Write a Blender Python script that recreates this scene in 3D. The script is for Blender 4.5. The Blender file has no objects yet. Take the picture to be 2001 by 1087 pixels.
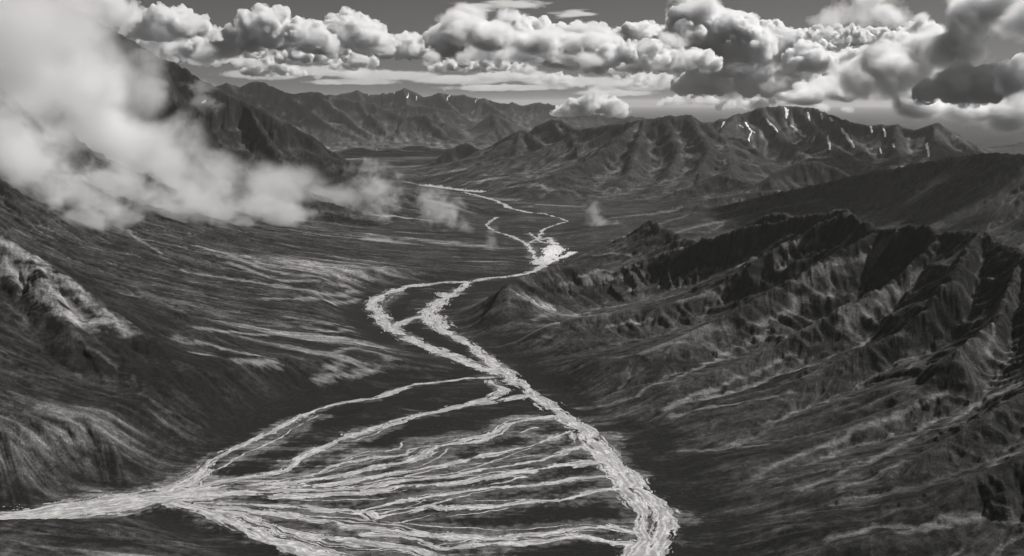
import bpy, bmesh, math, random, time
import numpy as np
T0 = time.time()
S = bpy.context.scene
C = S.collection
random.seed(7)
RNG = np.random.default_rng(11)

# ------------------------------------------------------------------ camera
W0, H0 = 2001.0, 1087.0            # photograph's own pixels, used only to measure directions
CAM_H = 1000.0
FPX = 2415.0
PITCH = math.atan((H0 / 2 - 200.0) / FPX)
cam_d = bpy.data.cameras.new('camera')
cam = bpy.data.objects.new('camera', cam_d)
C.objects.link(cam)
cam.location = (0, 0, CAM_H)
cam.rotation_euler = (math.pi / 2 - PITCH, 0, 0)
cam_d.sensor_width = 36.0
cam_d.lens = FPX / W0 * 36.0
cam_d.clip_start = 5.0
cam_d.clip_end = 400000.0
S.camera = cam

# ------------------------------------------------------------------ sky, sun, exposure
SUN_EL, SUN_AZ = math.radians(48), math.radians(62)      # azimuth to the right of the view direction (+Y)
w = bpy.data.worlds.new('World')
S.world = w
w.use_nodes = True
nt = w.node_tree
nt.nodes.clear()
o_ = nt.nodes.new('ShaderNodeOutputWorld')
bg = nt.nodes.new('ShaderNodeBackground')
sky = nt.nodes.new('ShaderNodeTexSky')
sky.sky_type = 'NISHITA'
sky.sun_disc = False
sky.sun_elevation = SUN_EL
sky.sun_rotation = SUN_AZ
sky.altitude = 1000
sep = nt.nodes.new('ShaderNodeSeparateColor')             # black-and-white film behind a red filter
warm = nt.nodes.new('ShaderNodeCombineColor')
m1 = nt.nodes.new('ShaderNodeMath'); m1.operation = 'MULTIPLY'; m1.inputs[1].default_value = 0.985
m2 = nt.nodes.new('ShaderNodeMath'); m2.operation = 'MULTIPLY'; m2.inputs[1].default_value = 0.972
nt.links.new(sky.outputs[0], sep.inputs[0])
nt.links.new(sep.outputs[0], warm.inputs[0])
nt.links.new(sep.outputs[0], m1.inputs[0]); nt.links.new(m1.outputs[0], warm.inputs[1])
nt.links.new(sep.outputs[0], m2.inputs[0]); nt.links.new(m2.outputs[0], warm.inputs[2])
nt.links.new(warm.outputs[0], bg.inputs[0])
bg.inputs[1].default_value = 0.024
nt.links.new(bg.outputs[0], o_.inputs[0])

sun_d = bpy.data.lights.new('sun', 'SUN')
sun_d.energy = 5.0
sun_d.angle = math.radians(0.5)
sun_d.color = (1.0, 0.985, 0.972)
sun = bpy.data.objects.new('sun', sun_d)
C.objects.link(sun)
# points from the sun down to the ground
from mathutils import Vector
sdir = Vector((math.sin(SUN_AZ) * math.cos(SUN_EL), math.cos(SUN_AZ) * math.cos(SUN_EL), math.sin(SUN_EL)))
sun.rotation_euler = (-sdir).to_track_quat('-Z', 'Y').to_euler()

S.view_settings.view_transform = 'Standard'
S.view_settings.look = 'None'
S.view_settings.exposure = 0.12
S.view_settings.gamma = 1.0
S.cycles.use_denoising = True
S.cycles.max_bounces = 10
S.cycles.diffuse_bounces = 2
S.cycles.volume_bounces = 8
S.cycles.transparent_max_bounces = 64

# ------------------------------------------------------------------ measuring directions
def ray(px, py):
    """Direction (x/Y, z/Y) of a sight line through a pixel of the photograph."""
    u, v = (px - W0 / 2) / FPX, -(py - H0 / 2) / FPX
    cy, sy = math.cos(PITCH), math.sin(PITCH)
    y = cy + v * sy
    z = v * cy - sy
    return u / y, z / y
def at(px, py, Y):
    a, b = ray(px, py)
    return (a * Y, Y, CAM_H + b * Y)
def on_floor(px, py):
    a, b = ray(px, py)
    Y = -CAM_H / b
    return (a * Y, Y)

# ------------------------------------------------------------------ noise
def _hash(ix, iy, seed):
    h = (ix.astype(np.uint32) * np.uint32(374761393)) ^ (iy.astype(np.uint32) * np.uint32(668265263)) ^ np.uint32((seed * 2246822519 + 3266489917) & 0xffffffff)
    h ^= h >> np.uint32(15); h *= np.uint32(2246822519); h ^= h >> np.uint32(13); h *= np.uint32(3266489917); h ^= h >> np.uint32(16)
    return h
def noise2(x, y, seed=0):
    """Gradient noise, about -0.7..0.7."""
    x0 = np.floor(x); y0 = np.floor(y)
    fx = (x - x0).astype(np.float32); fy = (y - y0).astype(np.float32)
    ix = x0.astype(np.int64); iy = y0.astype(np.int64)
    u = fx * fx * fx * (fx * (fx * 6 - 15) + 10); v = fy * fy * fy * (fy * (fy * 6 - 15) + 10)
    def g(dx, dy):
        a = _hash(ix + dx, iy + dy, seed).astype(np.float32) * np.float32(2 * math.pi / 4294967296.0)
        return np.cos(a) * (fx - dx) + np.sin(a) * (fy - dy)
    n00, n10, n01, n11 = g(0, 0), g(1, 0), g(0, 1), g(1, 1)
    return (n00 + u * (n10 - n00)) * (1 - v) + (n01 + u * (n11 - n01)) * v
def fbm(x, y, f, octaves=5, seed=0, gain=0.5, ridged=False):
    out = np.zeros(np.shape(x), np.float32); a = 1.0; t = 0.0
    for k in range(octaves):
        n = noise2(x * f, y * f, seed + 17 * k)
        if ridged:
            n = 1 - 2.6 * np.abs(n)
        else:
            n = n * 1.5
        out += a * n; t += a
        f *= 2.03; a *= gain
    return out / t
def sstep(a, b, x):
    t = np.clip((x - a) / (b - a), 0, 1)
    return t * t * (3 - 2 * t)

# ------------------------------------------------------------------ ridge lines of the mountains (sight line + distance in km)
# group: 0 valley floor, others index into GROUPS
GROUPS = ['valley_floor']
GLABEL = ['flat dark tundra valley floor with pale grass streaks around the braided river']
RIDGES = []     # (group, [(x,y,z)...], L, base)
def group(name, label):
    GROUPS.append(name); GLABEL.append(label)
    return len(GROUPS) - 1
def ridge(g, pts, L, base=30.0, gul=1.0):
    RIDGES.append((g, [at(a, b, y * 1000.0) for a, b, y in pts], L * 1000.0, base, gul))
def spurs(g, L, *lines, base=None, gul=1.0):
    base = base or (30.0 if L < .6 else 95.0)
    for l in lines: ridge(g, l, L, base, gul)

gR = group('mountain', 'dark craggy ridge right of the river, its grassy spurs falling to the water')
ridge(gR, [(1110,512,7.75),(1160,482,7.6),(1200,487,7.45),(1240,455,7.3),(1270,438,7.2),(1300,452,7.05),(1340,470,6.85),(1385,480,6.6),(1420,465,6.4),(1490,430,6.0),(1520,423,5.85),(1560,430,5.65),(1600,425,5.45),(1650,414,5.2),(1690,440,5.0),(1720,456,4.85),(1780,447,4.7),(1815,447,4.6),(1840,462,4.5),(1895,458,4.4),(1920,453,4.3),(1950,478,4.2),(2001,500,4.0),(2100,520,3.7),(2300,560,3.2),(2500,560,2.7),(3200,560,2.0)], .46, 30, .7)
spurs(gR, .27,
 [(1560,430,5.65),(1450,452,5.75),(1300,500,5.9),(1200,530,5.95),(1090,522,5.9),(1010,545,5.7),(950,590,5.45),(925,645,5.3)],
 [(1640,420,5.2),(1500,500,5.2),(1400,570,5.15),(1280,600,5.1),(1140,620,5.05),(1040,640,5.0),(980,675,4.95)], gul=.6)
spurs(gR, .36,
 [(1720,456,4.850),(1600,520,4.699),(1480,590,4.559),(1350,650,4.413),(1230,700,4.307),(1120,745,4.248)],
 [(1850,462,4.500),(1740,560,4.312),(1640,610,4.205),(1490,690,4.108),(1350,742,3.987),(1200,792,3.952)],
 [(1920,453,4.300),(1860,550,4.012),(1770,650,3.896),(1690,680,3.865),(1600,730,3.804)],
 [(2001,500,4.000),(1950,630,3.672),(1870,690,3.480),(1790,780,3.381),(1640,845,3.287),(1500,920,3.231),(1400,952,3.142)],
 [(2300,540,3.400),(2080,720,3.152),(1960,800,2.995),(1800,890,2.906),(1620,970,2.895)],
 [(2400,560,3.000),(2200,800,2.723),(2040,880,2.618),(1900,930,2.624),(1760,1000,2.668)], gul=.5)
gM = group('hill', 'dark spur at the lower left with a pale rocky band across its upper flank')
ridge(gM, [(-400,250,4.5),(-150,370,4.45),(0,462,4.4),(60,500,4.35),(130,548,4.25),(200,600,4.15),(275,652,4.05),(330,720,3.95),(372,800,3.82),(380,850,3.7)], .6, 30, .25)
RIDGES.append((gM, [(-2350,1900,800),(-2300,2900,780),(-2230,3700,700),at(-150,370,4450)], 620.0, 30.0, .2))
spurs(gM, .5, [(60,500,4.35),(140,640,3.98),(230,760,3.75),(290,850,3.55)], gul=.25)
gN = group('mountain', 'steep mountain side at the left, streaked slopes sweeping down under the fog')
RIDGES.append((gN, [(-3300,1500,1250),(-3500,4000,1350),(-3500,6500,1400),(-3700,8500,1450),at(-100,-100,9800)], 1000.0, 60.0, .5))
ridge(gN, [(-100,-100,10.39),(150,20,10.60),(310,112,10.81),(350,130,10.87),(400,160,10.92),(430,178,10.97),(480,203,11.02),(540,232,11.08),(600,262,11.13),(650,297,11.13),(720,352,11.02),(770,395,10.92),(850,430,10.71),(920,447,10.49)], .72, 60)
spurs(gN, .62, [(310,112,10.81),(380,300,9.30),(430,420,9.00)], [(480,203,11.02),(560,330,10.39),(620,400,9.60),(660,440,9.40)], [(600,262,11.13),(720,390,10.60),(800,440,9.70)])
gD = group('hill', 'smooth dark shaded hill behind the craggy ridge at the right edge')
ridge(gD, [(1320,432,9.5),(1420,402,9.6),(1560,372,9.6),(1670,348,9.5),(1730,336,9.3),(1800,322,9.2),(1870,310,9.0),(1930,303,8.8),(2001,305,8.5),(2200,290,8),(2600,280,7)], .75, 30, .22)
gD2 = group('hill', 'small dark rounded hill in front of the snow-streaked mountain')
ridge(gD2, [(1485,362,11.8),(1520,335,11.9),(1560,318,12),(1600,316,12),(1640,332,11.9),(1665,350,11.8)], .4, 30, .4)
gE = group('mountain', 'broad flat-topped mountain with white snow streaks in its gullies')
ridge(gE, [(1360,262,17),(1385,247,17.0),(1410,236,17),(1440,225,17),(1465,219,17),(1485,211,17),(1520,209,17),(1560,211,17),(1590,213,16.8),(1620,226,16.6),(1660,240,16.4),(1700,247,16.2),(1750,245,16),(1785,257,15.8),(1830,243,15.6),(1848,255,15.5),(1870,280,15.3),(1900,302,15)], 1.1, 90)
spurs(gE, .95, [(1485,211,17),(1530,270,16.2),(1580,310,15.5),(1640,340,15)], [(1620,226,16.6),(1680,290,15.6),(1700,330,14.8)], [(1440,225,17),(1400,270,16.3),(1390,300,15.6)],
      [(1560,211,17),(1600,260,16.2),(1660,310,15.2)], [(1750,245,16),(1760,300,15),(1740,330,14.4)], [(1830,243,15.6),(1830,290,14.9),(1790,325,14.3)])
gF = group('mountain', 'central dark mountain with a ribbed rocky buttress beyond the river bends')
ridge(gF, [(1130,256,15.8),(1160,250,15.6),(1200,246,15.4),(1250,237,15.2),(1300,229,15),(1345,227,15),(1380,244,14.9),(1400,262,14.7),(1430,285,14.4),(1480,320,13.8),(1520,342,13.3)], 1.05, 90)
spurs(gF, .85, [(1250,237,15.2),(1190,290,14.4),(1120,330,13.8),(1090,340,13.5),(1060,368,13.3)], [(1260,240,15.2),(1245,290,14.2),(1230,340,13.5),(1180,388,12.9)],
      [(1300,229,15),(1330,300,14),(1300,350,13.2),(1270,388,12.8)], [(1345,227,15),(1390,290,13.9),(1370,330,13.2),(1320,383,12.7)], [(1420,280,14.5),(1430,340,12.9),(1380,378,12.4)])
ridge(gF, [(1310,394,12),(1360,362,12.2),(1405,340,12.4),(1440,350,12.3),(1500,368,12)], .35)
ridge(gF, [(1150,425,10.5),(1280,410,10.8),(1400,385,11),(1520,370,11.2)], .35)
gF2 = group('mountain', 'knobbly peaks with steep sides left of the central mountain')
ridge(gF2, [(1010,275,17),(1035,258,17),(1055,245,17),(1080,235,17),(1100,240,16.8),(1115,250,16.5),(1130,256,15.8)], .85, 70)
ridge(gF2, [(925,312,17.5),(960,290,17.3),(985,272,17),(1018,256,16.8),(1035,262,16.6),(1055,280,16.2),(1080,310,15.5),(1090,330,15)], .8, 70)
spurs(gF2, .65, [(1018,256,16.8),(1010,300,16),(975,335,15.2),(940,350,14.9)], [(1080,235,17),(1110,280,16),(1130,320,15)])
gF1 = group('hill', 'small pointed hill with a rocky cap at the edge of the far plain')
ridge(gF1, [(820,333,17.8),(850,315,17.8),(880,293,17.9),(900,283,18),(915,281,18),(930,290,17.9),(945,303,17.7),(960,330,17)], .38)
gG = group('mountain', 'long range of gullied mountains beyond the fog at the left')
ridge(gG, [(380,180,28),(410,172,28),(440,164,28),(470,170,28),(500,157,28),(520,164,28),(545,176,28),(580,183,28),(605,178,28),(635,186,28),(670,191,28),(700,197,28),(730,205,28),(760,215,28),(790,230,27.6),(830,226,27.6),(850,237,27.4),(880,260,27.2),(905,282,27)], 1.1, 90)
spurs(gG, .9, [(560,182,28),(640,240,27),(720,285,26.3)], [(700,197,28),(740,250,27.2),(770,288,26.5)], [(790,230,27.6),(780,265,27),(790,288,26.5)], [(830,226,27.6),(860,265,26.9),(900,287,26.4)], [(620,183,28),(690,240,27.2),(730,270,26.6)], [(440,168,28),(560,240,27),(620,285,26)])
gC = group('mountain', 'regular cone-shaped mountain alone in the gap of the far valley')
ridge(gC, [(880,290,27.5),(920,255,27.8),(962,222,28),(1000,245,28),(1040,262,28)], 1.2, 70)
spurs(gC, .9, [(962,222,28),(975,260,27.2),(990,290,26.4)])
gH = group('mountain', 'hazy far range with small snow patches on the skyline')
ridge(gH, [(560,200,36),(620,190,36),(650,188,36),(672,186,36),(700,179,36),(722,188,36),(755,185,36),(775,182,36),(790,173,36),(808,183,36),(832,192,36),(860,184,36),(885,190,36),(905,186,36),(925,194,36),(945,194,36),(970,203,36),(1000,203,36),(1030,208,36),(1055,203,36),(1080,207,36),(1110,213,36),(1150,222,36),(1200,232,36),(1260,240,36)], 1.3, 80)
spurs(gH, 1.1, [(700,180,36),(720,220,34.5)], [(790,174,36),(800,215,34.5)], [(860,185,36),(900,225,34)], [(945,195,36),(1000,235,34)])
ridge(gH, [(730,238,32),(760,215,32),(800,205,32),(840,208,32),(880,215,32),(920,235,32),(950,250,32)], .9)
gI = group('mountain', 'faint hazy ridge behind the small bright cloud')
ridge(gI, [(1000,258,33),(1100,252,33),(1180,245,34),(1230,228,34),(1280,235,34),(1350,240,34),(1450,240,34)], 1.2)
gJ = group('mountain', 'pale distant hills behind the snowy mountain at the right edge')
ridge(gJ, [(1800,300,26),(1880,303,26),(1920,294,26),(1960,287,26),(2001,276,26),(2100,260,26),(2300,250,26)], .8)
ridge(gJ, [(1820,262,38),(1870,270,38),(1920,276,38),(1960,285,38)], 1.0)

# ------------------------------------------------------------------ river courses on the floor: pixels, width in metres
RIV = []
def riv(w, pts, bed=0): RIV.append((w, pts, bed))
# main stem
riv(46, [(1120,493),(1095,505),(1060,520),(1035,535),(990,541),(950,545),(915,552),(885,575),(850,595),(830,618),(850,640),(885,655),(920,675),(950,700),(975,720),(1000,742),(1035,765),(1075,790),(1110,820),(1150,850),(1185,885),(1215,920),(1240,955),(1280,985),(1305,1020),(1290,1055),(1265,1087),(1230,1120)])
riv(58, [(915,552),(860,553),(800,560),(760,572),(728,590),(732,605),(755,635),(780,652),(815,670),(860,688),(905,705),(950,722),(975,730)])
riv(40, [(830,618),(800,625),(775,638)])
riv(75, [(875,575),(840,610),(865,640)])
riv(85, [(1085,480),(1080,495),(1060,515)])
riv(40, [(1130,850),(1180,900),(1215,950),(1250,1000),(1260,1050),(1240,1087),(1200,1130)])
riv(44, [(1050,470),(1070,465),(1085,478)])
# distributaries to the lower left
riv(26, [(955,738),(900,742),(850,748),(800,755),(770,765),(735,780),(690,785),(640,795),(600,810),(560,830),(520,850),(480,870),(430,890),(390,915),(360,940),(310,960)])
riv(36, [(1040,772),(980,780),(930,790),(870,800),(800,818),(740,835),(690,850),(650,872),(610,885),(575,900),(550,920),(480,935),(400,950),(330,965)])
riv(20, [(1090,815),(1040,820),(1000,828),(985,850),(930,865),(860,875),(800,880),(790,888),(730,895),(680,905),(640,915),(600,930)])
riv(30, [(1000,828),(960,850),(900,862),(860,880),(800,900),(740,915),(680,930),(600,940),(500,950)])
riv(24, [(1110,840),(1080,860),(1030,872),(970,885),(920,900),(850,912),(780,925),(700,940),(600,950),(520,955)])
riv(20, [(1150,870),(1110,885),(1060,900),(1000,910),(920,925),(840,935),(760,945),(660,955),(560,960)])
riv(34, [(1190,900),(1140,905),(1080,915),(1010,925),(940,938),(880,945),(800,950),(720,960),(640,965),(540,970)])
riv(24, [(1210,930),(1150,935),(1080,945),(1020,950),(975,955),(900,962),(830,975),(760,985),(700,1000),(640,1000),(540,990),(440,985)])
riv(22, [(1225,955),(1160,960),(1120,975),(1050,980),(970,988),(900,992),(830,990),(780,1005),(730,1012),(680,1000),(600,990)])
riv(30, [(1250,1040),(1190,1030),(1110,1040),(1040,1045),(960,1055),(880,1050),(800,1045),(720,1035),(640,1020),(560,1010),(480,1000),(400,990),(340,980)])
riv(24, [(1230,1060),(1130,1050),(1040,1060),(950,1065),(860,1070),(780,1050),(720,1050)])
riv(46, [(340,985),(400,1000),(440,1020),(500,1040),(560,1060),(620,1080),(680,1105),(760,1130)])
riv(30, [(420,1000),(500,1018),(580,1040),(660,1055),(760,1070),(860,1087),(960,1100)])
riv(92, [(380,965),(300,972),(240,982),(190,990),(120,1002),(60,1012),(0,1018),(-100,1030),(-300,1060)])
riv(44, [(390,920),(370,945),(300,965),(200,990),(100,1010),(0,1025)])
riv(30, [(560,960),(460,965),(380,970),(300,975)])
riv(34, [(960,745),(985,765),(950,780),(925,788)])
riv(13, [(1022,846),(1036,841),(1052,838)])
# upper valley
riv(120, [(830,362),(870,368),(905,372),(945,376)])
riv(48, [(905,376),(945,385),(975,395),(1000,408),(1035,416),(1065,418)])
riv(26, [(1065,418),(1110,432),(1085,440),(1060,450),(1055,460),(1050,470),(1080,478)])
riv(28, [(970,425),(950,440),(965,452),(1000,462),(1025,475),(1040,490),(1040,502),(1055,515)])
riv(24, [(1030,455),(1050,465),(1030,480)])
riv(70, [(690,297),(735,296),(780,299)])
riv(50, [(700,318),(760,322),(830,322)])
_r = random.Random(5)
for w_, pts, b_ in list(RIV):
    if len(pts) < 6 or max(p[1] for p in pts) < 560: continue
    for q in range(2 if pts[0][1] > 800 else 1):
        i = _r.randrange(0, len(pts) - 4); j = min(len(pts), i + _r.randint(4, 9))
        oy = _r.choice((-1, 1)) * _r.uniform(7, 20); ox = _r.uniform(-25, 25)
        seg = pts[i:j]
        RIV.append((_r.uniform(4, 9), [(a + ox + _r.uniform(-6, 6), b + oy * math.sin(math.pi * (k + .3) / (len(seg) - .4)) + _r.uniform(-2, 2)) for k, (a, b) in enumerate(seg)], 1))
RIVW = [(w_, np.array([on_floor(*p) for p in pts])) for w_, pts, b_ in RIV]

def seg_reduce(X, Y, segs, reach):
    """Smallest distance to a set of segments over raster windows (rows share Y, columns share X)."""
    D = np.full(X.shape, 1e9, np.float32)
    for (x0, y0), (x1, y1) in segs:
        m = (X > min(x0, x1) - reach) & (X < max(x0, x1) + reach) & (Y > min(y0, y1) - reach) & (Y < max(y0, y1) + reach)
        if not m.any(): continue
        xs, ys = X[m], Y[m]
        dx, dy = x1 - x0, y1 - y0
        t = np.clip(((xs - x0) * dx + (ys - y0) * dy) / (dx * dx + dy * dy + 1e-9), 0, 1)
        D[m] = np.minimum(D[m], np.hypot(xs - x0 - t * dx, ys - y0 - t * dy))
    return D

# ------------------------------------------------------------------ height rasters
class Raster:
    def __init__(s, x0, x1, y0, y1, r, seed, rough, drops, gul=.30):
        s.x0, s.y0, s.r = x0, y0, r
        s.nx, s.ny = int((x1 - x0) / r) + 1, int((y1 - y0) / r) + 1
        xs = x0 + np.arange(s.nx) * r; ys = y0 + np.arange(s.ny) * r
        X, Y = np.meshgrid(xs, ys)
        wf = 1 / (90 * r)
        wx = X + 14 * r * fbm(X, Y, wf, 4, seed + 1) ; wy = Y + 14 * r * fbm(X, Y, wf, 4, seed + 2)
        wx += 3 * r * fbm(X, Y, wf * 7, 3, seed + 5); wy += 3 * r * fbm(X, Y, wf * 7, 3, seed + 6)
        Hh = np.zeros_like(X, np.float32); G = np.zeros(X.shape, np.int8)
        cr = np.full(X.shape, 1e6, np.float32)
        for rid, (g, P, L, base, gk) in enumerate(RIDGES):
            arc = 0.0
            for k in range(len(P) - 1):
                (ax, ay, az), (bx, by, bz) = P[k], P[k + 1]
                re = 4.2 * L
                i0 = max(0, int((min(ax, bx) - re - x0) / r)); i1 = min(s.nx, int((max(ax, bx) + re - x0) / r) + 1)
                j0 = max(0, int((min(ay, by) - re - y0) / r)); j1 = min(s.ny, int((max(ay, by) + re - y0) / r) + 1)
                if i1 <= i0 or j1 <= j0: continue
                sl = np.s_[j0:j1, i0:i1]
                # the crest itself stays where it was measured: the warp fades in with distance
                dx, dy = bx - ax, by - ay
                q = dx * dx + dy * dy + 1e-9
                if k: arc += math.dist(P[k - 1][:2], P[k][:2])
                t = np.clip(((X[sl] - ax) * dx + (Y[sl] - ay) * dy) / q, 0, 1)
                d0 = np.hypot(X[sl] - ax - t * dx, Y[sl] - ay - t * dy)
                f = np.clip(d0 / (0.5 * L), 0, 1)
                px = X[sl] + (wx[sl] - X[sl]) * f; py = Y[sl] + (wy[sl] - Y[sl]) * f
                t = np.clip(((px - ax) * dx + (py - ay) * dy) / q, 0, 1)
                d = np.hypot(px - ax - t * dx, py - ay - t * dy)
                zc = np.maximum(az + (bz - az) * t, 0) + base
                ln = math.sqrt(q); u = (arc + t * ln) / L; v = d / L
                side = np.where((px - ax) * dy - (py - ay) * dx > 0, 0.0, 57.3)      # the two flanks have gullies of their own
                lean = u + .35 * v
                gl = .62 * noise2(lean * 3.1 + side, v * .55, seed + rid * 7) + .42 * noise2(lean * 8.3 + side, v * 1.3, seed + rid * 7 + 3) + .2 * noise2(lean * 21 + side, v * 3, seed + rid * 7 + 4)
                gl = np.abs(gl) * 2.2 - .55
                e = .045 * L
                dr = np.sqrt(d * d + e * e) - e
                h = zc * np.exp(-dr / L) * (1 + gul * gk * gl * np.minimum(v * 3.2, 1) * np.exp(-v * .55)) - base * (0.55 + 0.45 * np.exp(-dr / (0.5 * L)))
                m = h > Hh[sl]
                G[sl] = np.where(m, g, G[sl])
                Hh[sl] = np.where(m, h, Hh[sl])
                cr[sl] = np.minimum(cr[sl], d0 / L)
        s.G = G; s.crest = cr
        gy_, gx_ = np.gradient(Hh, r)
        k = np.clip(Hh / 250, 0, 1) * sstep(.12, .6, np.hypot(gx_, gy_))
        prot = np.clip(cr / .22, 0.12, 1)          # keeps the measured crest
        Hh += k * prot * rough * (0.7 * fbm(X, Y, 1 / (60 * r), 6, seed + 9, .52, True) - .35 + .4 * fbm(X, Y, 1 / (28 * r), 4, seed + 30))
        Hh = np.maximum(Hh, 0)
        # the river plain stays flat
        segs = [(p[i], p[i + 1]) for w_, p in RIVW for i in range(len(p) - 1)]
        s.rd = seg_reduce(X, Y, segs, 420.0)
        s.flat = sstep(60, 330, s.rd) if y0 < 15000 else np.ones_like(s.rd)
        Hh *= s.flat
        s.H = Hh.astype(np.float32)
        s.H0 = s.H.copy()
        s.erode(drops, seed)
        s.X, s.Y = X, Y
    def erode(s, n, seed):
        rng = np.random.default_rng(seed)
        H = s.H / s.r                        # heights in cells
        ny, nx = H.shape
        flow = np.zeros_like(H)
        cand = np.flatnonzero((H > 25 / s.r).ravel())
        B = 24000
        for b in range(max(1, n // B)):
            c = rng.choice(cand, B)
            x = (c % nx) + rng.random(B); y = (c // nx) + rng.random(B)
            x = np.clip(x, 1, nx - 3); y = np.clip(y, 1, ny - 3)
            dx = np.zeros(B); dy = np.zeros(B); sp = np.ones(B); wa = np.ones(B); sed = np.zeros(B)
            dH = np.zeros(H.size)
            Hf = H.ravel()
            for k in range(70):
                ix = x.astype(np.int64); iy = y.astype(np.int64); fx = x - ix; fy = y - iy
                o = iy * nx + ix
                a, bb, cc, dd = Hf[o], Hf[o + 1], Hf[o + nx], Hf[o + nx + 1]
                gx = (bb - a) * (1 - fy) + (dd - cc) * fy; gy = (cc - a) * (1 - fx) + (dd - bb) * fx
                h = a * (1 - fx) * (1 - fy) + bb * fx * (1 - fy) + cc * (1 - fx) * fy + dd * fx * fy
                dx = dx * .12 - gx * .88; dy = dy * .12 - gy * .88
                l = np.hypot(dx, dy) + 1e-6
                dx /= l; dy /= l
                x2 = np.clip(x + dx, 1, nx - 3); y2 = np.clip(y + dy, 1, ny - 3)
                jx = x2.astype(np.int64); jy = y2.astype(np.int64); gx2 = x2 - jx; gy2 = y2 - jy
                o2 = jy * nx + jx
                h2 = Hf[o2] * (1 - gx2) * (1 - gy2) + Hf[o2 + 1] * gx2 * (1 - gy2) + Hf[o2 + nx] * (1 - gx2) * gy2 + Hf[o2 + nx + 1] * gx2 * gy2
                dz = h2 - h
                cap = np.maximum(-dz, .008) * sp * wa * 5.0
                dep = np.where((sed > cap) | (dz > 0), np.where(dz > 0, np.minimum(dz, sed), (sed - cap) * .25), 0)
                ero = np.where((sed <= cap) & (dz <= 0), np.minimum((cap - sed) * .3, np.maximum(-dz, 0)), 0)
                ch = dep - ero
                sed -= ch
                for oo, ww in ((o, (1 - fx) * (1 - fy)), (o + 1, fx * (1 - fy)), (o + nx, (1 - fx) * fy), (o + nx + 1, fx * fy)):
                    dH += np.bincount(oo, ch * ww, dH.size)[:dH.size] if False else 0
                    np.add.at(dH, oo, ch * ww)
                np.add.at(flow.ravel(), o, wa)
                sp = np.sqrt(np.maximum(sp * sp - dz * 3.0, .05)); sp = np.minimum(sp, 4)
                wa *= .985
                x, y = x2, y2
            D = dH.reshape(H.shape)
            P = np.pad(D, 1, mode='edge')
            D = (P[1:-1, 1:-1] * 4 + (P[:-2, 1:-1] + P[2:, 1:-1] + P[1:-1, :-2] + P[1:-1, 2:]) * 2 + P[:-2, :-2] + P[2:, :-2] + P[:-2, 2:] + P[2:, 2:]) / 16
            H = H + np.clip(D * .5, -.3, .04) * s.flat
        Hn = H * s.r
        # the crest itself is kept as measured
        k = np.clip(s.crest / .12, 0, 1)
        s.H = (s.H0 * (1 - k) + Hn * k).astype(np.float32)
        fl = np.log1p(flow)
        s.flow = (fl / np.percentile(fl, 99.5)).astype(np.float32)
    def sample(s, A, X, Y):
        fx = np.clip((X - s.x0) / s.r, 0, s.nx - 1.001); fy = np.clip((Y - s.y0) / s.r, 0, s.ny - 1.001)
        ix = fx.astype(np.int64); iy = fy.astype(np.int64); fx = (fx - ix).astype(np.float32); fy = (fy - iy).astype(np.float32)
        return (A[iy, ix] * (1 - fx) + A[iy, ix + 1] * fx) * (1 - fy) + (A[iy + 1, ix] * (1 - fx) + A[iy + 1, ix + 1] * fx) * fy
    def nearest(s, A, X, Y):
        ix = np.clip(np.rint((X - s.x0) / s.r), 0, s.nx - 1).astype(np.int64); iy = np.clip(np.rint((Y - s.y0) / s.r), 0, s.ny - 1).astype(np.int64)
        return A[iy, ix]

near = Raster(-5200, 4200, 1900, 11200, 9.0, 3, 34, 24000 * 5)
print('near', round(time.time() - T0, 1))
mid = Raster(-9000, 14000, 9800, 21500, 24.0, 5, 60, 24000 * 5, .2)
far = Raster(-24000, 28000, 19500, 47000, 60.0, 8, 120, 24000 * 5, .24)
print('rasters', round(time.time() - T0, 1))

# ------------------------------------------------------------------ one terrain surface, finer where it is closer
NR, NC = 1900, 1500
dist = np.concatenate([2050.0 * (46900.0 / 2050.0) ** np.linspace(0, 1, NR - 40), np.geomspace(48000, 230000, 40)])
ang = np.radians(np.linspace(-31, 31, NC))
XX = (dist[:, None] * np.tan(ang)[None, :]); YY = np.repeat(dist[:, None], NC, 1)
def blend(attr):
    k1 = sstep(10000, 11000, YY); k2 = sstep(19700, 21300, YY)
    a = near.sample(getattr(near, attr), XX, YY); b = mid.sample(getattr(mid, attr), XX, YY); c = far.sample(getattr(far, attr), XX, YY)
    return (a * (1 - k1) + b * k1) * (1 - k2) + c * k2
ZZ = blend('H'); FLOW = blend('flow'); CR = blend('crest'); RD = blend('rd'); FLAT = blend('flat')
GG = np.where(YY < 10500, near.nearest(near.G, XX, YY), np.where(YY < 20500, mid.nearest(mid.G, XX, YY), far.nearest(far.G, XX, YY)))
GG = np.where(ZZ < 9, 0, GG)
# slope
res = np.clip(YY * .0016, 6, 60)
rockn = fbm(XX, YY, 1 / 160, 5, 71, .6)
dzx = np.gradient(ZZ, axis=1) / np.gradient(XX, axis=1); dzy = np.gradient(ZZ, axis=0) / np.gradient(YY, axis=0)
slope = np.hypot(dzx, dzy)
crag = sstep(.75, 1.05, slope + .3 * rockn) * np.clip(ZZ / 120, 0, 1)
rr = fbm(XX, YY, 1 / 70, 5, 77, .6, True)
ZZ = ZZ + crag * 15 * rr * np.clip(YY / 6000, .6, 1.6)
jag = fbm(XX, YY, 1 / 70, 4, 78, .62, True) * (YY < 10500) + fbm(XX, YY, 1 / 190, 4, 79, .62, True) * ((YY >= 10500) & (YY < 20500)) + fbm(XX, YY, 1 / 420, 4, 80, .62, True) * (YY >= 20500)
ZZ = ZZ + np.exp(-(CR / .10) ** 2) * sstep(120, 320, ZZ) * (jag - .1) * YY * np.where(GG == gR, .0058, np.where(YY < 10500, .0032, .0020))
print('surface', round(time.time() - T0, 1))

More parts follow.
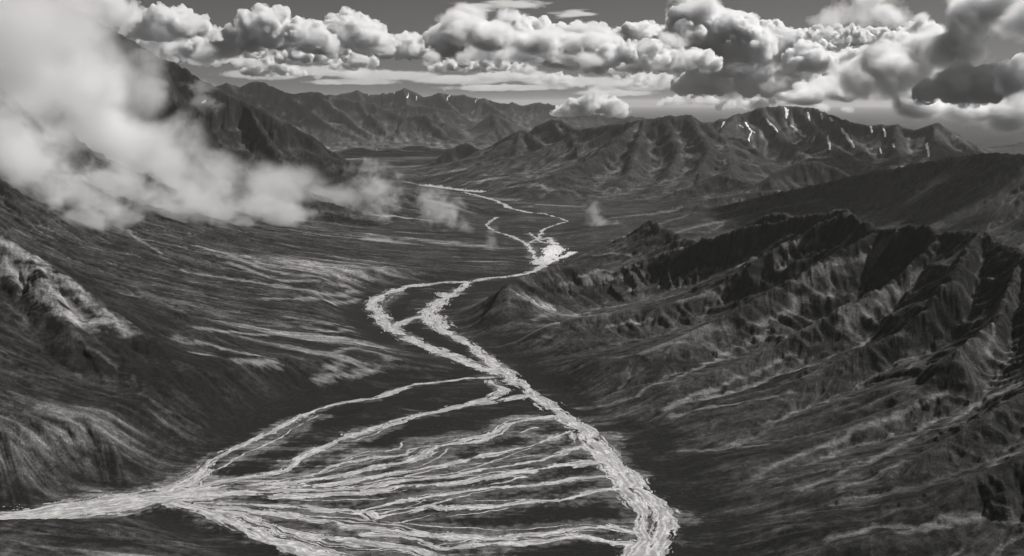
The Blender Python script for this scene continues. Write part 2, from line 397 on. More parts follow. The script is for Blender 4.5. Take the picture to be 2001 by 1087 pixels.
# rills and streaks that run down the fall of every slope
def fall_lines():
    out = []
    for c1, c2, r_, lo_, hi_ in ((5.0, 17.0, near, 0, 10500), (15.0, 50.0, mid, 10500, 20500), (36.0, 120.0, far, 20500, 1e9)):
        i0, i1 = np.searchsorted(dist, [lo_, hi_])
        Hs = r_.H
        for k in range(4):
            P = np.pad(Hs, 1, mode='edge'); Hs = (P[1:-1, 1:-1] * 2 + P[:-2, 1:-1] + P[2:, 1:-1] + P[1:-1, :-2] + P[1:-1, 2:]) / 6
        gy, gx = np.gradient(Hs, r_.r)
        gx = np.where(gx >= 0, gx + .035, gx - .035)
        l = np.hypot(gx, gy); gx = (gx / l).astype(np.float32); gy = (gy / l).astype(np.float32)
        x0, y0 = XX[i0:i1].astype(np.float32), YY[i0:i1].astype(np.float32)
        acc = [np.zeros(x0.shape, np.float32), np.zeros(x0.shape, np.float32)]; wt = 0
        for sgn in (1, -1):
            x, y = x0.copy(), y0.copy(); px = py = None
            for k in range(12):
                ix = np.clip(((x - r_.x0) / r_.r).astype(np.int32), 0, r_.nx - 1); iy = np.clip(((y - r_.y0) / r_.r).astype(np.int32), 0, r_.ny - 1)
                dx, dy = gx[iy, ix], gy[iy, ix]
                if px is not None:
                    f = np.where(dx * px + dy * py < 0, -1, 1); dx, dy = dx * f, dy * f
                px, py = dx, dy
                x = x + sgn * dx * c1 * 1.3; y = y + sgn * dy * c1 * 1.3
                for q, c in enumerate((c1, c2)):
                    h = _hash(np.floor(x / c).astype(np.int64), np.floor(y / c).astype(np.int64), 41 + q)
                    acc[q] += h.astype(np.float32) * np.float32(2 / 4294967296.0) - 1
            wt += 12
        out.append([a_ / wt for a_ in acc])
    A = [np.concatenate([o[q] for o in out], 0) for q in (0, 1)]
    return A[0] / A[0].std(), A[1] / A[1].std()
RILL, RILL2 = fall_lines()
hh = np.clip((ZZ - 6) / 60, 0, 1) * np.clip(slope * 2.2, 0, 1)
ZZ = ZZ + hh * (RILL * .7 + RILL2 * 1.5) * np.clip(YY / 5000, .6, 5) * np.where(GG == gM, .6, 1.0)
print('rills', round(time.time() - T0, 1))

# where a sight line meets the land
def land(x, y):
    x = np.array([x], float); y = np.array([y], float)
    r_ = near if y[0] < 10500 else mid if y[0] < 20500 else far
    return float(r_.sample(r_.H, x, y)[0])
_yy = np.geomspace(2100, 46000, 2600)
def hit(px, py, y_from=2100.0):
    a_, b_ = ray(px, py)
    Y_ = _yy[_yy > y_from]; X_ = a_ * Y_
    Hh = np.where(Y_ < 10500, near.sample(near.H, X_, Y_), np.where(Y_ < 20500, mid.sample(mid.H, X_, Y_), far.sample(far.H, X_, Y_)))
    k = np.flatnonzero(Hh >= CAM_H + b_ * Y_)
    if not len(k): return None
    return X_[k[0]], Y_[k[0]], Hh[k[0]]

# what grows and lies on it: tundra, dry grass, scree, bare rock
n_big = fbm(XX, YY, 1 / 900, 4, 91); n_mid = fbm(XX, YY, 1 / 130, 4, 92); n_fine = fbm(XX, YY, 1 / 24, 3, 93, .65)
along = fbm(XX * .16, YY, 1 / 75, 5, 95, .62)            # drawn out along the fall of the valley sides
along2 = fbm(XX * .10, YY, 1 / 210, 5, 96, .6)
low = 1 - sstep(150, 420, ZZ)
tone = .031 + .016 * n_big + .014 * n_mid + .02 * n_fine + .045 * low * along + .02 * along2
st = sstep(.35, .8, FLOW) * (1 - sstep(.9, 1.2, slope)) * np.clip(ZZ / 60, 0, 1)
tone += .07 * st * np.where(GG == gM, .3, 1.0) * (.6 + .8 * n_mid)
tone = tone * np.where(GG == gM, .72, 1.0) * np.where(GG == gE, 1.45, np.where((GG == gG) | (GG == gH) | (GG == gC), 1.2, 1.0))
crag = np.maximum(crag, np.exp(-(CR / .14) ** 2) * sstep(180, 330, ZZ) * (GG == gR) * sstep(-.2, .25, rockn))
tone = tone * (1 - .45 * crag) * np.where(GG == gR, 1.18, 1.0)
ap = (1 - sstep(60, 220, ZZ)) * FLAT * (XX < 200)
tone += ap * .17 * sstep(.1, .45, along2 * .8 + .5 * n_big + .3 * along)
delta = 1 - sstep(80, 260, RD)
tone = tone * (1 - .5 * delta * (YY < 7000)) + .02 * delta * along
silt = sstep(.05, .5, fbm(XX * .2, YY, 1 / 40, 4, 97, .65) + .5 * n_big) * (1 - sstep(20, 170, RD)) * (YY < 9000)
grav = sstep(.1, .8, 1 - RD / np.where(YY < 3900, 62, np.where(YY > 4600, 58, 34)) + .6 * n_mid + .55 * n_fine + .25 * along) * (YY < 9500) * (ZZ < 12)
tone = tone * (1 - grav) + grav * (.115 + .05 * along + .06 * n_fine) + .05 * silt
tone = tone * np.where((ZZ < 25) & (YY < 10000), .78 + .5 * np.clip(n_big + n_mid, -.4, .6), 1.0)
calm = np.where((GG == gD) | (GG == gD2), .4, 1.0)
calm = calm * np.clip(.75 + 1.1 * n_big + .5 * n_mid, .25, 1.3)
tone = tone * np.clip(1 + calm * (.26 * RILL + .26 * RILL2) + .30 * n_fine + .35 * n_mid, .3, 2.4)
PAINT = []
def paint(width, value, *lines):
    """Strips of dry grass, scree or bare rock, and a few sunlit edges painted as tone, on the slopes, measured by the sight lines that meet them."""
    for l in lines: PAINT.append((width, value, l))
paint(26, .34, [(0,500),(60,540),(120,585),(190,630),(260,650)], [(0,520),(50,560),(110,600),(150,630)], [(20,480),(90,530),(160,580),(240,635)], [(70,560),(120,620),(180,640)], [(0,475),(60,515)])
paint(9, .09, [(100,620),(190,690),(260,740)], [(270,770),(330,810),(390,830)], [(50,860),(90,910),(110,950)])
paint(30, .25, [(380,480),(440,495),(500,520),(560,535),(640,545)], [(420,490),(480,500),(510,515)], [(360,530),(450,545),(560,560)], [(540,560),(620,575),(700,570)], [(450,515),(560,550),(680,560)], [(520,585),(640,590),(700,585)])
paint(22, .25, [(380,640),(460,650),(520,655)], [(350,665),(430,680),(500,695),(545,705)], [(380,690),(460,705),(540,712)], [(600,640),(650,650),(680,645)])
paint(16, .22, [(250,450),(290,480),(310,492)], [(640,500),(720,510),(790,520)], [(560,620),(640,632),(690,640)])
paint(24, .22, [(650,690),(690,680),(740,690),(760,700)], [(640,720),(680,705),(720,725)], [(620,745),(680,735),(740,720)])
# the right-hand ridge; its sunlit crest rim and knoll tops are painted pale too
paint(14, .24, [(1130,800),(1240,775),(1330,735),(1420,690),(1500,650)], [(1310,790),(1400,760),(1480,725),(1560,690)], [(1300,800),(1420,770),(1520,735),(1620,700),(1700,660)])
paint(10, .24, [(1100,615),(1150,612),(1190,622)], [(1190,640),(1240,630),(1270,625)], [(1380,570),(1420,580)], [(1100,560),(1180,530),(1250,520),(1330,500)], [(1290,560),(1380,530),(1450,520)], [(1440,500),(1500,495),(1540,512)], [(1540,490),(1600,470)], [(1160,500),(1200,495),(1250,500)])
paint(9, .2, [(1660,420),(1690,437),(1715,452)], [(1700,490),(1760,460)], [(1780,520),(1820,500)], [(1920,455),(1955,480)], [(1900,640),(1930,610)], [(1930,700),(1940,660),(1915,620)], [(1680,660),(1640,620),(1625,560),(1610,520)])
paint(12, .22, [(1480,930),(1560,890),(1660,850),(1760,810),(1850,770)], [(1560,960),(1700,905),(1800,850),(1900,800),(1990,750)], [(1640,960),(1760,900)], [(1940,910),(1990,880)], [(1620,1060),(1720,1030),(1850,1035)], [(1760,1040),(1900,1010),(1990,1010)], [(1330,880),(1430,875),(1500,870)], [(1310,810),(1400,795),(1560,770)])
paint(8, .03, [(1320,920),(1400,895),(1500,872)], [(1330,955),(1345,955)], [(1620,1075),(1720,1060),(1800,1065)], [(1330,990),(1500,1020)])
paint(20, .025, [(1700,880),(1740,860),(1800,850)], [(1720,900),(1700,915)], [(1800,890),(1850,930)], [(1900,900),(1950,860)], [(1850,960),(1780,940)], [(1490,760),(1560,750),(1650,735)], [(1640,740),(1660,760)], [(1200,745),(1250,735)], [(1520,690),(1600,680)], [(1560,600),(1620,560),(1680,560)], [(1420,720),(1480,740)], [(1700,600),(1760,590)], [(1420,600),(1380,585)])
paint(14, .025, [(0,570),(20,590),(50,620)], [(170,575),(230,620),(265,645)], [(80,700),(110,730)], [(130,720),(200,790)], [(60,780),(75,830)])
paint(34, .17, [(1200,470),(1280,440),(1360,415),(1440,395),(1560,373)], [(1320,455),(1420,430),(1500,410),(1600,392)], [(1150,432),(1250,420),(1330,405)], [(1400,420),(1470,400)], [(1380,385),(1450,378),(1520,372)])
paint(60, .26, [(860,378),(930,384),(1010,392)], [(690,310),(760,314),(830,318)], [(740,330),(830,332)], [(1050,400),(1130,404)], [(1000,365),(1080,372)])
paint(22, .2, [(1130,560),(1190,545),(1260,540)], [(1040,625),(1080,612),(1120,616)], [(1330,590),(1370,578),(1410,580)], [(1260,690),(1330,660),(1420,640)], [(1560,560),(1640,520),(1720,490)], [(1640,640),(1720,590),(1800,540)], [(1480,640),(1560,600),(1620,575)])  # includes the lit knoll tops by the river bend, put into the tone
PTS = []
for wd, val, l in PAINT:
    hp = [hit(*p) for p in l]
    for p, q in zip(hp[:-1], hp[1:]):
        if p and q and math.dist(p[:2], q[:2]) < 1500: PTS.append((wd, val, p, q))
wx_ = XX + 26 * fbm(XX, YY, 1 / 110, 4, 131, .6); wy_ = YY + 26 * fbm(XX, YY, 1 / 110, 4, 132, .6)
gap = fbm(XX * .3, YY, 1 / 34, 5, 133, .7)
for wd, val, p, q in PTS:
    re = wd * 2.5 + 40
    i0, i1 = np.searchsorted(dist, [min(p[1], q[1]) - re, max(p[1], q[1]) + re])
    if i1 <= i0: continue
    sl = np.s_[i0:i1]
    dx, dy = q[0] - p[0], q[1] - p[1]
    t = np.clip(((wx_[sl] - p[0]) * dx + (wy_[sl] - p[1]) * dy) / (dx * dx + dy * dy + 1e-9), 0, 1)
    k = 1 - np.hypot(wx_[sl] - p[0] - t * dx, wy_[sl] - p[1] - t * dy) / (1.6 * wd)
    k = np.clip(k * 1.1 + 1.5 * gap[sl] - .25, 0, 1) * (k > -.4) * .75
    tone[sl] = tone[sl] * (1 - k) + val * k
tone = np.clip(tone, .014, .45).astype(np.float32)
print('tone', round(time.time() - T0, 1), len(PTS))

def mesh_from(name, V, F, attrs, mat, smooth=True):
    me = bpy.data.meshes.new(name)
    me.vertices.add(len(V)); me.vertices.foreach_set('co', np.ascontiguousarray(V, np.float32).ravel())
    me.loops.add(len(F) * 4); me.loops.foreach_set('vertex_index', np.ascontiguousarray(F, np.int32).ravel())
    me.polygons.add(len(F)); me.polygons.foreach_set('loop_start', np.arange(0, len(F) * 4, 4, dtype=np.int32))
    try: me.polygons.foreach_set('loop_total', np.full(len(F), 4, np.int32))
    except Exception: pass
    me.polygons.foreach_set('use_smooth', np.full(len(F), smooth, bool))
    for k, v in attrs.items():
        a = me.attributes.new(k, 'FLOAT', 'POINT'); a.data.foreach_set('value', np.ascontiguousarray(v, np.float32))
    me.update()
    me.materials.append(mat)
    ob = bpy.data.objects.new(name, me)
    C.objects.link(ob)
    return ob

# ------------------------------------------------------------------ materials
def mat(name):
    m = bpy.data.materials.new(name); m.use_nodes = True
    n = m.node_tree; n.nodes.clear()
    out = n.nodes.new('ShaderNodeOutputMaterial')
    return m, n, out
def N(n, t, **kw):
    x = n.nodes.new(t)
    for k, v in kw.items():
        if k.startswith('i_'): x.inputs[k[2:].replace('_', ' ')].default_value = v
        else: setattr(x, k, v)
    return x
def ground_material():
    m, n, out = mat('tundra')
    b = N(n, 'ShaderNodeBsdfPrincipled', i_Roughness=.95)
    b.inputs['Specular IOR Level'].default_value = .04
    a = N(n, 'ShaderNodeAttribute', attribute_name='tone')
    tc = N(n, 'ShaderNodeTexCoord')
    no = N(n, 'ShaderNodeTexNoise', i_Scale=.06, i_Detail=6.0, i_Roughness=.65)
    n.links.new(tc.outputs['Object'], no.inputs['Vector'])
    mr = N(n, 'ShaderNodeMapRange'); mr.inputs[1].default_value = .25; mr.inputs[2].default_value = .75; mr.inputs[3].default_value = .55; mr.inputs[4].default_value = 1.45
    n.links.new(no.outputs['Fac'], mr.inputs[0])
    mu = N(n, 'ShaderNodeMath', operation='MULTIPLY')
    n.links.new(a.outputs['Fac'], mu.inputs[0]); n.links.new(mr.outputs[0], mu.inputs[1])
    no2 = N(n, 'ShaderNodeTexNoise', i_Scale=.28, i_Detail=4.0, i_Roughness=.7)
    n.links.new(tc.outputs['Object'], no2.inputs['Vector'])
    mr2 = N(n, 'ShaderNodeMapRange'); mr2.inputs[1].default_value = .3; mr2.inputs[2].default_value = .7; mr2.inputs[3].default_value = .5; mr2.inputs[4].default_value = 1.5
    n.links.new(no2.outputs['Fac'], mr2.inputs[0])
    mu2 = N(n, 'ShaderNodeMath', operation='MULTIPLY')
    n.links.new(mu.outputs[0], mu2.inputs[0]); n.links.new(mr2.outputs[0], mu2.inputs[1])
    tint = N(n, 'ShaderNodeMix', data_type='RGBA', blend_type='MULTIPLY'); tint.inputs[0].default_value = 1
    tint.inputs[7].default_value = (1, .982, .97, 1)
    n.links.new(mu2.outputs[0], tint.inputs[6])
    n.links.new(tint.outputs[2], b.inputs['Base Color'])
    bp = N(n, 'ShaderNodeBump', i_Strength=.6, i_Distance=6.0)
    n.links.new(no.outputs['Fac'], bp.inputs['Height'])
    n.links.new(bp.outputs[0], b.inputs['Normal'])
    n.links.new(b.outputs[0], out.inputs['Surface'])
    return m
GROUND = ground_material()
idx = np.arange(NR * NC).reshape(NR, NC)
Q = np.stack([idx[:-1, :-1], idx[:-1, 1:], idx[1:, 1:], idx[1:, :-1]], -1).reshape(-1, 4)
QG = GG[:-1, :-1].reshape(-1)
VV = np.stack([XX, YY, ZZ], -1).reshape(-1, 3)
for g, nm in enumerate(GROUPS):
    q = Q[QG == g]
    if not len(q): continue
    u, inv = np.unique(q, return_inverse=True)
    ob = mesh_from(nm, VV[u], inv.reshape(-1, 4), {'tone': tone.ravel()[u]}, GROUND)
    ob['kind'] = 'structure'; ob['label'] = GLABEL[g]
print('terrain', round(time.time() - T0, 1))

# ------------------------------------------------------------------ river
def river():
    m, n, out = mat('river gravel and water')
    b = N(n, 'ShaderNodeBsdfPrincipled', i_Roughness=.6)
    tc = N(n, 'ShaderNodeTexCoord')
    a = N(n, 'ShaderNodeAttribute', attribute_name='bright')
    no = N(n, 'ShaderNodeTexNoise', i_Scale=.035, i_Detail=5.0, i_Roughness=.7, i_Distortion=1.2)
    n.links.new(tc.outputs['Object'], no.inputs['Vector'])
    mr = N(n, 'ShaderNodeMapRange'); mr.inputs[1].default_value = .3; mr.inputs[2].default_value = .7; mr.inputs[3].default_value = .6; mr.inputs[4].default_value = 1.3
    n.links.new(no.outputs['Fac'], mr.inputs[0])
    mu = N(n, 'ShaderNodeMath', operation='MULTIPLY')
    n.links.new(a.outputs['Fac'], mu.inputs[0]); n.links.new(mr.outputs[0], mu.inputs[1])
    tint = N(n, 'ShaderNodeMix', data_type='RGBA', blend_type='MULTIPLY'); tint.inputs[0].default_value = 1
    tint.inputs[7].default_value = (1, .985, .972, 1)
    n.links.new(mu.outputs[0], tint.inputs[6])
    n.links.new(tint.outputs[2], b.inputs['Base Color'])
    n.links.new(b.outputs[0], out.inputs['Surface'])
    nr, nc = 1500, 1900
    py = np.linspace(1150, 286, nr)
    d = np.array([-CAM_H / ray(1000, p)[1] for p in py])
    tx = np.linspace(-.52, .15, nc)
    Y = np.repeat(d[:, None], nc, 1); X = d[:, None] * tx[None, :]
    best = np.full(X.shape, -9.0, np.float32); SS = np.zeros(X.shape, np.float32); TT = np.zeros(X.shape, np.float32)
    wob = fbm(X, Y, 1 / 200, 4, 201, .55); wob2 = fbm(X, Y, 1 / 200, 4, 207, .55)
    Xw = X + 34 * wob; Yw = Y + 44 * wob2
    off = 0.0
    for wd, p in RIVW:
        for k in range(len(p) - 1):
            (x0, y0), (x1, y1) = p[k], p[k + 1]
            re = 2.6 * wd + 60
            dx, dy = x1 - x0, y1 - y0; ln = math.hypot(dx, dy)
            i0, i1 = np.searchsorted(d, [min(y0, y1) - re, max(y0, y1) + re])
            if i1 > i0:
                j0, j1 = np.searchsorted(tx, [(min(x0, x1) - re) / (y0 if min(x0, x1) - re > 0 else min(y0, y1) - 50) , (max(x0, x1) + re) / (min(y0, y1) - 50)])
                j0 = max(0, j0 - 60); j1 = min(nc, j1 + 60)
                sl = np.s_[i0:i1, j0:j1]
                t = np.clip(((Xw[sl] - x0) * dx + (Yw[sl] - y0) * dy) / (ln * ln + 1e-9), 0, 1)
                ex, ey = Xw[sl] - x0 - t * dx, Yw[sl] - y0 - t * dy
                q = 1 - np.hypot(ex, ey) / wd + (.28 if wd >= 80 else .05 if wd >= 40 else 0) * (np.hypot(ex, ey) < 1.5 * wd)
                mk = q > best[sl]
                best[sl] = np.where(mk, q, best[sl])
                SS[sl] = np.where(mk, off + t * ln, SS[sl])
                TT[sl] = np.where(mk, (ex * dy - ey * dx) / (ln + 1e-9), TT[sl])
            off += ln
        off += 977.0
    n1 = fbm(SS, TT * 7.5, 1 / 120, 4, 203, .62); n2 = fbm(SS, TT * 0, 1 / 170, 3, 205)
    n3 = fbm(X, Y * .7, 1 / 12, 3, 206, .65)
    thread = fbm(SS + 8 * n3, TT * 8.0 + 10 * n1, 1 / 100, 4, 211, .6, True)
    f = best * 1.1 - .42 + .8 * n2 + 1.15 * n1 + .30 * n3
    bright = .20 + .10 * n3 + .26 * sstep(.42, .8, thread) + .10 * np.clip(best, 0, 1) - .12 * sstep(.1, .5, n1)
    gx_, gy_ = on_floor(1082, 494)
    bright += .30 * np.exp(-(((X - gx_) / 150) ** 2 + ((Y - gy_) / 520) ** 2))  # glint on the wide upper pool, painted into the river colour
    Z = .8 + np.clip(f, 0, 1) * .6
    Z += np.where(Y < 10500, near.sample(near.H, X, Y), np.where(Y < 20500, mid.sample(mid.H, X, Y), far.sample(far.H, X, Y) + 6))
    idx = np.arange(nr * nc).reshape(nr, nc)
    ok = (f > 0)
    k = ok[:-1, :-1] & ok[1:, 1:] & ok[1:, :-1] & ok[:-1, 1:]
    Q = np.stack([idx[:-1, :-1], idx[:-1, 1:], idx[1:, 1:], idx[1:, :-1]], -1)[k]
    u, inv = np.unique(Q, return_inverse=True)
    V = np.stack([X, Y, Z], -1).reshape(-1, 3)[u]
    ob = mesh_from('river', V, inv.reshape(-1, 4), {'bright': np.clip(bright, .1, .8).ravel()[u]}, m)
    ob['kind'] = 'structure'; ob['label'] = 'braided river of pale gravel channels fanning out across the dark valley floor'
river()
print('river', round(time.time() - T0, 1))

# ------------------------------------------------------------------ snow lying in the gullies
def surf(x, y):
    i = min(max(np.searchsorted(dist, y) - 1, 0), NR - 2)
    zs = []
    for k in (i, i + 1):
        zs.append(np.interp(x / dist[k], np.tan(ang), ZZ[k]))
    t = (y - dist[i]) / (dist[i + 1] - dist[i])
    return zs[0] * (1 - t) + zs[1] * t
def snow():
    m, n, out = mat('old snow')
    b = N(n, 'ShaderNodeBsdfPrincipled', i_Roughness=.8); b.inputs['Base Color'].default_value = (.8, .785, .77, 1)
    n.links.new(b.outputs[0], out.inputs['Surface'])
    SN = [(3.5, [(1456,240),(1463,250),(1469,260),(1464,270),(1462,279)]), (2.5, [(1469,258),(1476,262)]), (3, [(1445,246),(1452,252)]), (4, [(1532,214),(1537,224),(1536,236)]), (4, [(1540,220),(1537,232)]),
          (5, [(1543,246),(1556,257),(1566,266),(1575,272)]), (5, [(1549,285),(1558,280),(1566,276)]), (5, [(1578,281),(1583,274),(1590,268)]), (4, [(1588,282),(1592,272)]),
          (5, [(1617,267),(1619,280),(1622,298)]), (5, [(1644,253),(1652,266),(1660,280),(1669,294)]), (3, [(1577,226),(1583,240)]), (4, [(1604,228),(1608,238)]), (4, [(1620,234),(1628,244)]), (3, [(1719,292),(1722,302)]),
          (4, [(1810,282),(1813,295),(1815,310)]), (3, [(1816,288),(1825,282)]), (3, [(1744,285),(1747,293)]), (4, [(1410,252),(1415,242)]), (4, [(1496,238),(1508,250),(1520,262)]), (3, [(1700,252),(1704,264)]), (3, [(1726,256),(1730,272)]),
          (1.6, [(768,192),(772,186)]), (1.6, [(795,196),(799,189)]), (1.4, [(813,200),(816,194)]), (1.6, [(873,200),(877,195),(880,190)]), (1.4, [(928,204),(932,198)]), (1.4, [(720,192),(723,186)]), (3, [(392,206),(402,204)])]
    r_ = random.Random(3); cnt = 0
    for wpx, pts in SN:
        line = []
        for (ax, ay), (bx, by) in zip(pts[:-1], pts[1:]):
            for t in np.linspace(0, 1, 7)[:-1]: line.append((ax + (bx - ax) * t, ay + (by - ay) * t))
        line.append(pts[-1])
        h3 = [hit(px + r_.uniform(-.8, .8), py, 12000 if py < 280 else 11000) if px > 500 else hit(px, py, 9800) for px, py in line]
        h3 = [h for h in h3 if h and abs(h[1] - h3[0][1]) < 2500] if h3[0] else []
        if len(h3) < 3: continue
        V, F = [], []
        for k, (x, y, z) in enumerate(h3):
            wd = wpx * y / FPX * .7 * r_.uniform(.5, 1.0) * (.35 if k in (0, len(h3) - 1) else 1)
            for sx in (-1, 0, 1):
                X_ = x + sx * wd
                V.append((X_, y, surf(X_, y) + 4 + y * .0002 + (3.0 if sx == 0 else 0)))
        for k in range(len(h3) - 1):
            for q in (0, 1): F.append((k * 3 + q, k * 3 + q + 1, k * 3 + q + 4, k * 3 + q + 3))
        ob = mesh_from('snow', np.array(V), np.array(F), {}, m)
        cnt += 1
        ob['kind'] = 'stuff'; ob['group'] = 'snow streaks on the far mountains'
snow()

def mist_material(name, dens, scale, bite=1.1, detail=5.0, g=.35, white=1.0):
    """Mist: thins out towards the rim of its own body and is torn by noise."""
    m = bpy.data.materials.new(name); m.use_nodes = True
    n = m.node_tree; n.nodes.clear(); L = n.links.new
    out = n.nodes.new('ShaderNodeOutputMaterial')
    def math_(op, a, b=None, c=None):
        x = n.nodes.new('ShaderNodeMath'); x.operation = op
        for k, v in enumerate((a, b, c)):
            if v is None: continue
            if isinstance(v, (int, float)): x.inputs[k].default_value = v
            else: L(v, x.inputs[k])
        return x.outputs[0]
    tc = n.nodes.new('ShaderNodeTexCoord'); gm = n.nodes.new('ShaderNodeNewGeometry')
    ln = n.nodes.new('ShaderNodeVectorMath'); ln.operation = 'LENGTH'; L(tc.outputs['Object'], ln.inputs[0])
    mp = n.nodes.new('ShaderNodeMapping'); mp.inputs['Scale'].default_value = (scale, scale, scale * 1.2)
    L(gm.outputs['Position'], mp.inputs['Vector'])
    no = n.nodes.new('ShaderNodeTexNoise'); no.inputs['Scale'].default_value = 1; no.inputs['Detail'].default_value = detail; no.inputs['Roughness'].default_value = .58; no.inputs['Distortion'].default_value = .35
    L(mp.outputs[0], no.inputs['Vector'])
    f = math_('ADD', math_('SUBTRACT', 1.0, ln.outputs['Value']), math_('MULTIPLY', math_('SUBTRACT', no.outputs['Fac'], .62), bite))
    rim = math_('MINIMUM', math_('MAXIMUM', math_('MULTIPLY', math_('SUBTRACT', 1.0, ln.outputs['Value']), 3.2), 0.0), 1.0)
    dens = math_('MULTIPLY', rim, dens)
    d = math_('MULTIPLY', math_('POWER', math_('MAXIMUM', math_('MINIMUM', math_('MULTIPLY', f, 2.2), 1.0), 0.0), 1.6), dens)
    v = n.nodes.new('ShaderNodeVolumeScatter'); v.inputs['Anisotropy'].default_value = g
    v.inputs['Color'].default_value = (white, .985 * white, .97 * white, 1)
    L(d, v.inputs['Density']); L(v.outputs[0], out.inputs['Volume'])
    return m
def thing(o, label, cat, group=None):
    o['label'] = label; o['category'] = cat
    if group: o['group'] = group
    return o
ICO = {}
def ico(n):
    if n not in ICO:
        b = bmesh.new(); bmesh.ops.create_icosphere(b, subdivisions=n, radius=1)
        ICO[n] = (np.array([v.co[:] for v in b.verts]), np.array([[v.index for v in f.verts] for f in b.faces])); b.free()
    return ICO[n]
def ball(name, px, py, Y, rx, ry, depth, mat, tilt=0.0, parent=None):
    V, F = ico(3)
    me = bpy.data.meshes.new(name); me.from_pydata(V.tolist(), [], F.tolist()); me.materials.append(mat)
    ob = bpy.data.objects.new(name, me); C.objects.link(ob)
    k = Y / FPX
    ob.location = at(px, py, Y); ob.scale = (rx * k, depth, ry * k); ob.rotation_euler = (0, tilt, 0)
    if parent:
        ob.parent = parent; ob.location = Vector(ob.location) - Vector(parent.location)
    return ob
def clear_surface(m):
    """A cloud's skin lets everything through; the body inside scatters."""
    n = m.node_tree; out = next(x for x in n.nodes if x.type == 'OUTPUT_MATERIAL')
    c = n.nodes.new('ShaderNodeRGB'); c.outputs[0].default_value = (1, 1, 1, 1)
    t = n.nodes.new('ShaderNodeBsdfTransparent')
    n.links.new(c.outputs[0], t.inputs[0]); n.links.new(t.outputs[0], out.inputs['Surface'])
    return m

# ------------------------------------------------------------------ fog on the left mountain side
FOG = clear_surface(mist_material('fog', .0058, 1 / 380, 2.0, 6.0, white=.82))
WISP = clear_surface(mist_material('mist wisp', .0065, 1 / 120, 2.6, 6.0, g=.45, white=.95))
FRINGE = clear_surface(mist_material('fog fringe', .010, 1 / 170, 2.5, 6.0, g=.4, white=.86))
fog = bpy.data.objects.new('fog', None); C.objects.link(fog); fog.location = at(200, 430, 8600)
fog['label'] = 'big soft grey fog bank hiding the mountain side at the left'; fog['category'] = 'fog'; fog['kind'] = 'stuff'
for p in [(-60,120,6300,330,330,500),(40,300,6500,220,130,350),(-20,200,8300,330,330,750),(150,180,8600,170,220,600),(235,300,8800,240,130,600),(400,350,9100,200,85,450),(540,362,9600,140,66,380),(650,385,9900,105,42,260),(70,-30,8100,190,230,600),(275,165,9500,105,110,320),
          (500,410,8900,160,75,300)]:
    ball('billow', *p, FOG, parent=fog)
for px, py, rx, ry, dp in [(60,350,140,75,170),(150,372,130,80,170),(170,415,95,75,120),(235,430,60,40,90),(260,360,150,80,200),(345,395,130,75,200),(430,400,130,70,200),(560,415,90,50,150),(30,300,150,110,250)]:
    h_ = hit(px, py + 25)                                # resting on the slope
    ball('billow', px, py, h_[1] - .6 * dp, rx * 1.15, ry * 1.15, dp * 1.1, FRINGE, parent=fog)
GM_ = 'mist wisps drifting over the valley'
thing(ball('mist_wisp', 728, 375, 9500, 85, 95, 220, WISP), 'torn upright mist wisp at the right end of the fog bank', 'mist', GM_)
thing(ball('mist_wisp', 862, 412, 9400, 80, 62, 200, WISP, .6), 'ragged mist wisp trailing down to the plain right of the fog', 'mist', GM_)
thing(ball('mist_wisp', 1160, 415, 9600, 30, 48, 90, WISP, -.5), 'small leaning plume of mist alone over the dark plain right of the river', 'mist', GM_)
thing(ball('mist_wisp', 1180, 440, 9600, 50, 18, 90, WISP), 'low flat shred of mist at the foot of the leaning plume', 'mist', GM_)
thing(ball('mist_wisp', 962, 475, 8300, 28, 48, 90, WISP, .1), 'thin upright mist wisp just left of the upper river', 'mist', GM_)
thing(ball('mist_wisp', 740, 475, 8300, 80, 26, 90, WISP), 'faint low mist over the plain below the fog bank', 'mist', GM_)
thing(ball('mist_wisp', 395, 190, 10300, 60, 45, 120, WISP, .5), 'thin mist clinging to the high rocky ridge beside the fog', 'mist', GM_)

# ------------------------------------------------------------------ cumulus clouds
def noise3(x, y, z, seed=0):
    x0 = np.floor(x); y0 = np.floor(y); z0 = np.floor(z)
    fx, fy, fz = (x - x0).astype(np.float32), (y - y0).astype(np.float32), (z - z0).astype(np.float32)
    ix, iy, iz = x0.astype(np.int64), y0.astype(np.int64), z0.astype(np.int64)
    u, v, w_ = (t * t * t * (t * (t * 6 - 15) + 10) for t in (fx, fy, fz))
    def g(dx, dy, dz):
        h = _hash(ix + dx + (iz + dz) * 7919, iy + dy + (iz + dz) * 104729, seed)
        a = (h & np.uint32(0xffff)).astype(np.float32) * np.float32(2 * math.pi / 65536)
        c = (h >> np.uint32(16)).astype(np.float32) * np.float32(2 / 65536) - 1
        q = np.sqrt(1 - c * c)
        return q * np.cos(a) * (fx - dx) + q * np.sin(a) * (fy - dy) + c * (fz - dz)
    l = lambda a, b, t: a + t * (b - a)
    return l(l(l(g(0,0,0), g(1,0,0), u), l(g(0,1,0), g(1,1,0), u), v), l(l(g(0,0,1), g(1,0,1), u), l(g(0,1,1), g(1,1,1), u), v), w_)
